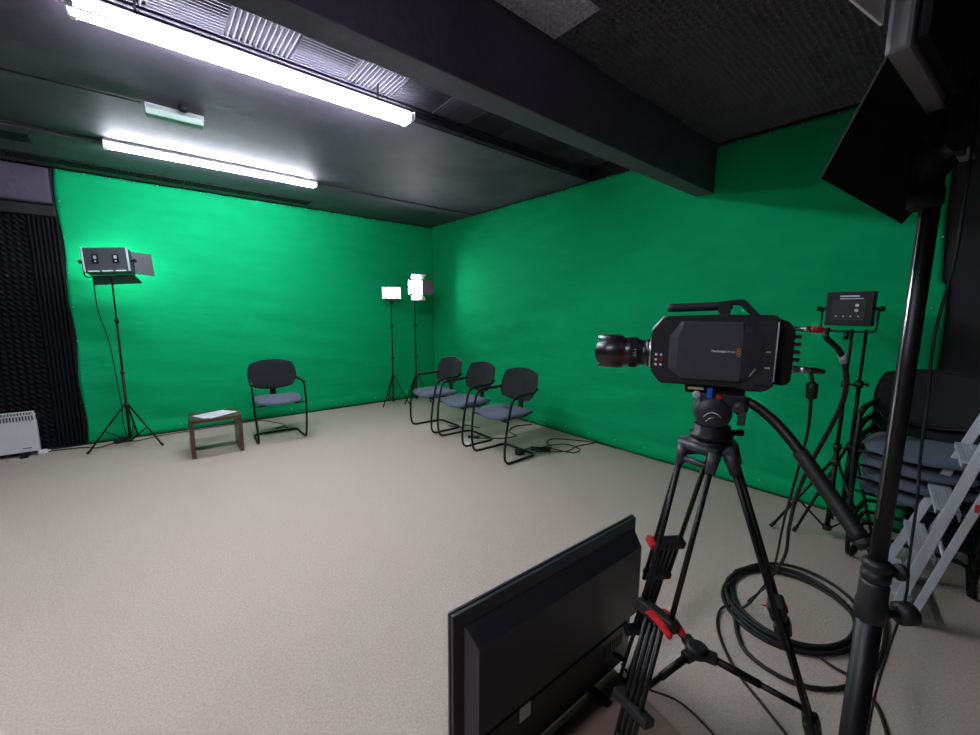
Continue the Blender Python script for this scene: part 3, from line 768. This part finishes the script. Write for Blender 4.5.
pwc = cable([a2, unp(811,369.5,.868), p1, p2, unp(808,430,.95), unp(800,462,1.05), unp(791,495,1.18), unp(783,525,1.32), unp(776,560,1.5), unp(768,585,1.62), (-1.56,-5.33,.02), (-1.50,-5.42,.012), (-1.66,-5.47,.012)], .0036, 'thin black power cable with a ferrite lump hanging from the camera rear', k=7)
MB().tube([p1, p1*.9+p2*.1, p1*.1+p2*.9, p2], [.005,.0105,.0105,.005], 12).ob('ferrite', M['plastic'], pwc)

# coil on the floor
t = root('cable_coil', 'thick black cable coiled in loops on the carpet beside the tripod', 'cable', (-1.40,-5.465,0))
pts = []
random.seed(3)
for lp in range(5):
    ox, oy = random.uniform(-.02,.02), random.uniform(-.02,.02); rx = .285+.018*lp*(.5 if lp < 3 else 1); ry = .255+random.uniform(-.015,.02)
    for i in range(16):
        a = 2*PI*i/16 + 2.0
        f = (i/16)
        pts.append((ox+rx*math.cos(a+.2*lp*0), oy+ry*math.sin(a), .009+.010*(lp % 3)+.004*math.sin(a*3)))
pts += [(-.40,.10,.010),(-.50,0.0,.009),(-.50,-.14,.009),(-.40,-.25,.009),(-.20,-.32,.009),(.05,-.33,.009),(.3,-.30,.009)]
MB().tube(sm(pts, 3), .0085, 8).ob('loops', M['rubber'], t)
cable([(-1.64,-5.30,.03),(-1.70,-5.26,.012),(-1.84,-5.30,.008),(-2.0,-5.42,.008),(-2.10,-5.56,.008),(-2.22,-5.74,.008),(-2.35,-5.95,.008)], .0055, 'cable straying from the floor coil under the tripod towards the viewer')
cable([(-1.66,-5.60,.010),(-1.69,-5.68,.008),(-1.70,-5.75,.008),(-1.80,-5.83,.008),(-2.05,-5.90,.008)], .006, 'cable leaving the floor coil behind the nearest light stand')

# ------------------------------------------------------------------ monitor on a board
bd = tag(MB().box((0,0,.0125), (.78,.52,.025), bev=.003).ob('wooden_board', M['board']), 'brown wooden board lying on the carpet under the television', 'board')
bd.location = (-2.815,-5.245,0); bd.rotation_euler = (0,0,math.radians(-10))
TW, TH = .845, .598
tv = root('television', 'flat black television seen from behind, standing on a brown board', 'television', (-2.740,-5.125,.028), math.radians(-1.2))
z0 = .012
MB().box((0,0,z0+TH/2), (TW,.014,TH), bev=.003).ob('back_cover', M['tv'], tv)
MB().box((0,.010,z0+TH/2), (TW+.006,.010,TH+.006), bev=.002).ob('bezel', M['tvb'], tv)
MB().box((0,.016,z0+TH/2), (TW-.02,.003,TH-.02)).ob('screen', M['screen'], tv)
def FR(x0, x1, za, zb, ix0, ix1, iza, izb, y0, y1):
    b = bmesh.new()
    A = [b.verts.new(p) for p in ((x0,y0,za),(x1,y0,za),(x1,y0,zb),(x0,y0,zb))]
    B = [b.verts.new(p) for p in ((ix0,y1,iza),(ix1,y1,iza),(ix1,y1,izb),(ix0,y1,izb))]
    b.faces.new(A); b.faces.new(B)
    for i in range(4): b.faces.new((A[i], A[(i+1) % 4], B[(i+1) % 4], B[i]))
    q = MB(); q.b.free(); q.b = b; return q
hx = TW/2
FR(-hx+.035, hx-.012, z0+.20, z0+TH-.040, -hx+.055, hx-.02, z0+.235, z0+TH-.095, -.006, -.048).ob('rear_bulge', M['tv'], tv)
FR(-hx+.05, hx-.03, z0+.03, z0+.19, -hx+.06, hx-.04, z0+.04, z0+.18, -.006, -.020).ob('lower_panel', M['tv'], tv)
MB().box((-hx+.255,-.0205,z0+.158), (.046,.001,.050)).ob('sticker', M['paper'], tv)
b = MB()
for k in range(9): b.box((hx-.19+.014*k,-.021,z0+.13), (.005,.002,.045))
b.ob('vent', M['grey'], tv)
MB().tube([(hx-.10,-.02,z0+.07),(hx-.10,-.05,z0+.07)], .008, 8).ob('socket_plug', M['rubber'], tv)
for s in (-1, 1): MB().box((s*.19,0,.006), (.03,.16,.012), bev=.003).ob('foot', M['blkm'], tv)
cable([(-2.98,-5.165,.10),(-2.96,-5.20,.06),(-2.90,-5.22,.031),(-2.80,-5.23,.030),(-2.68,-5.27,.030),(-2.58,-5.34,.030),(-2.50,-5.44,.03)], .0045, 'thin cable from the back of the television across the brown board')
cable([(-2.43,-5.178,.10),(-2.41,-5.20,.06),(-2.37,-5.24,.01),(-2.32,-5.36,.007),(-2.36,-5.52,.007),(-2.46,-5.75,.007)], .004, 'thin cable hanging from the right end of the television')

# ------------------------------------------------------------------ stepladder, leaning folded
la = root('stepladder', 'silver aluminium stepladder leaning beside the stack of chairs', 'ladder', (0,0,0))
yf, slope = -5.745, -(5.96-5.72)/(.926-.088)
def lp_(x, z, off=0): return Vector((x, -5.70+slope*z+off, z))
def near_off(z): return Vector((0, -.087+.07*z, 0))
def rear_off(z): return Vector((0, -.145+.06*z, 0))
for x, nm in ((-.69,'rail'),(-1.10,'rail')):
    x0 = x; a, b2 = lp_(x0,.01), lp_(x0,1.55); d = (b2-a).normalized(); 
    if x < -1: a = a+near_off(a.z); b2 = b2+near_off(b2.z)
    d = (b2-a).normalized()
    B = Matrix((Vector((1,0,0)), d.cross(Vector((1,0,0))), d)).transposed().to_4x4(); B.translation = (a+b2)/2
    Ln = (b2-a).length
    MB().box((0,0,0), (.022,.036,Ln), mtx=B, bev=.002).ob('rail', M['alu'], la)
    MB().box(tuple(a+Vector((0,0,.012))), (.03,.06,.03), bev=.004).ob('rail_foot', M['rubber'], la)
for k in range(6):
    z = .113+.229*k; a = lp_(-.69,z); b2 = lp_(-1.10,z)+near_off(z)
    q = bmesh.new(); pts = []
    dv = (b2-a).normalized(); nv = Vector((0,0,1)).cross(dv)
    t = MB(); B = Matrix((dv, nv, Vector((0,0,1)))).transposed().to_4x4(); B.translation = (a+b2)/2
    t.box((0,0,0), ((b2-a).length-.02,.075,.006), mtx=B)
    t.box((0,.036,-.018), ((b2-a).length-.02,.004,.036), mtx=B).box((0,-.036,-.010), ((b2-a).length-.02,.004,.02), mtx=B)
    for i in range(5): t.box((0,-.026+.013*i,.0035), ((b2-a).length-.03,.004,.002), mtx=B)
    t.ob('tread', M['alu'], la)
for x, off in ((-.69,-.075),(-1.10,-.145)):
    a, b2 = (lp_(x,.01)+Vector((0,off,0)), lp_(x,1.50)+Vector((0,off,0))) if x > -1 else (lp_(x,.01)+rear_off(.01), lp_(x,1.5)+rear_off(1.5)); d = (b2-a).normalized()
    B = Matrix((Vector((1,0,0)), d.cross(Vector((1,0,0))), d)).transposed().to_4x4(); B.translation = (a+b2)/2
    MB().box((0,0,0), (.022,.028,(b2-a).length), mtx=B, bev=.002).ob('rear_rail', M['alu'], la)
for z in (.35,.85,1.3):
    MB().tube([lp_(-.69,z)+Vector((0,-.075,0)), lp_(-1.10,z)+rear_off(z)], .009, 8).ob('rear_brace', M['alu'], la)
MB().box(tuple(lp_(-1.112,.62)+rear_off(.62)), (.002,.012,.035), rz=0).ob('red_label', M['red'], la)

# ------------------------------------------------------------------ near light stand and its head
PX, PY = -2.887, -5.851
ns = root('light_stand', 'thick black light stand close to the viewer at the right edge', 'light stand', (PX,PY,0))
MB().cyl((0,0,.10), (0,0,1.02), .0160, 24).ob('pole', M['blk'], ns)
MB().cyl((0,0,1.0), (0,0,1.635), .0105, 24).ob('upper_pole', M['blk'], ns)
MB().cyl((-.0090,.0060,1.12), (-.0090,.0060,1.60), .0015, 8).ob('highlight_strip', M['steel'], ns)  # bright rod imitates the highlight running down the upper pole
c = MB().lathe((0,0,.955), (0,0,1), [(0,.017),(.003,.0195),(.030,.0195),(.034,.018),(.060,.018),(.066,.015)], 24).ob('collar', M['plastic'], ns)
k = MB().tube([(.014,-.014,.965),(.035,-.030,.965)], .006, 10)
k.lathe((.030,-.026,.965), (.76,-.65,0), [(0,.010),(.004,.017),(.022,.017),(.026,.012)], 18); k.ob('knob', M['rubber'], c)
c = MB().lathe((0,0,1.02), (0,0,1), [(0,.016),(.003,.018),(.014,.018),(.016,.0155),(.022,.018),(.030,.018),(.034,.012)], 24).ob('collar', M['plastic'], ns)
MB().lathe((.012,-.012,1.035), (.7,-.7,0), [(0,.008),(.012,.008),(.013,.012),(.02,.012)], 14).ob('knob', M['rubber'], c)
MB().cyl((0,0,.50), (0,0,.55), .026, 18).cyl((0,0,.10), (0,0,.14), .026, 18).ob('hub', M['plastic'], ns)
for a in (185, 300, 65):
    c_, s_ = math.cos(math.radians(a)), math.sin(math.radians(a)); R = .30 if a != 65 else .22
    f = Vector((c_*R, s_*R, .012)); tpt = Vector((c_*.03, s_*.03, .52))
    lg = MB().tube([tpt, f], .010, 10).ob('leg', M['blk'], ns)
    MB().tube([(c_*.03, s_*.03, .12), tpt.lerp(f, .6)], .007, 8).ob('brace', M['blk'], ns)
    MB().tube([f+(tpt-f)*.05, f], .013, 10).ob('rubber_foot', M['rubber'], lg)
# head: slim panel, front to +Y, back towards the viewer
rzz = math.radians(-4.3)
nl = root('key_light', 'big dark panel light at the top right, mounted on the nearest stand', 'studio light', (-2.858,-5.847,1.68), rzz)
PW, PH, PD = .50, .38, .020
MB().box((0,0,PH/2), (PW,PD,PH), bev=.004).ob('frame', M['keyframe'], nl)
MB().box((0,-.014,PH/2), (PW-.02,.014,PH-.02), bev=.006).ob('back_cover', M['blkm'], nl)
MB().box((0,PD/2+.001,PH/2), (PW-.03,.003,PH-.03)).ob('led_panel', M['ledoff'], nl)
b = MB()
for kx in range(6): b.box((-.15+.06*kx,-.0225,PH*.6), (.03,.003,.12), bev=.001)
b.ob('vent', M['plastic'], nl)
f = MB().prism([(-PW/2+.005,0),(PW/2-.005,0),(PW/2-.10,-.118),(-PW/2+.002,-.118)], 'y', -.0012, .0012).ob('barn_door', M['blkm'], nl)
f.location = (0,PD/2-.002,.003)
f.rotation_euler = (math.radians(22),0,0)
f = MB().prism([(0,.0),(-.13,.005),(-.13,PH-.03),(0,PH-.005)], 'y', -.0012, .0012).ob('barn_door', M['flapw'], nl)  # near-white colour stands in for the light falling on this flap
f.location = (-PW/2-.003,PD/2+.004,.03); f.rotation_euler = (0,0,math.radians(-8))
b = MB().lathe((-.03,-.001,-.17), (0,0,1), [(.05,.013),(.055,.018),(.075,.018),(.08,.015),(.10,.015),(.105,.021),(.13,.021),(.135,.017),(.16,.017),(.165,.012)], 20).box((-.02,-.020,-.02), (.10,.010,.05), bev=.003).cyl((-.03,.0,-.055), (-.03,.0,.0), .017, 16)
b.tube([(-.06,-.018,.0),(-.06,-.018,.05)], .008, 8).tube([(.015,-.018,.0),(.015,-.018,.05)], .008, 8)
b.ob('tilt_bracket', M['blkm'], nl)
MB().cyl((-.045,-.012,-.05), (-.075,-.030,-.05), .013, 14).ob('knob', M['rubber'], nl)
MB().cyl((-.0,-.012,-.012), (.02,-.030,-.012), .012, 14).ob('knob', M['rubber'], nl)
MB().box((-PW/2-.006,.0,.09), (.012,.012,.03), bev=.002).ob('hinge', M['steel'], nl)
cable([unp(986,60,.50), unp(978,110,.50), unp(966,190,.51), unp(955,260,.53), unp(938,320,.55), unp(931,360,.56), unp(928,400,.57), unp(921,450,.58), unp(917,500,.60), unp(909,560,.61), unp(905,600,.63), unp(885,660,.66), unp(872,710,.69), unp(866,760,.72), (PX+.02,PY-.03,.5)], .0019, 'black power cable hanging down beside the nearest light stand')

# ------------------------------------------------------------------ world and view
w = bpy.data.worlds.new('world'); S.world = w; w.use_nodes = True
w.node_tree.nodes['Background'].inputs[0].default_value = (.02,.02,.025,1); w.node_tree.nodes['Background'].inputs[1].default_value = .1
S.view_settings.view_transform = 'Standard'; S.view_settings.look = 'None'; S.view_settings.gamma = 1
S.view_settings.use_curve_mapping = False; S.view_settings.exposure = 1.95
S.cycles.caustics_reflective = False; S.cycles.caustics_refractive = False; S.cycles.max_bounces = 8; S.cycles.diffuse_bounces = 5
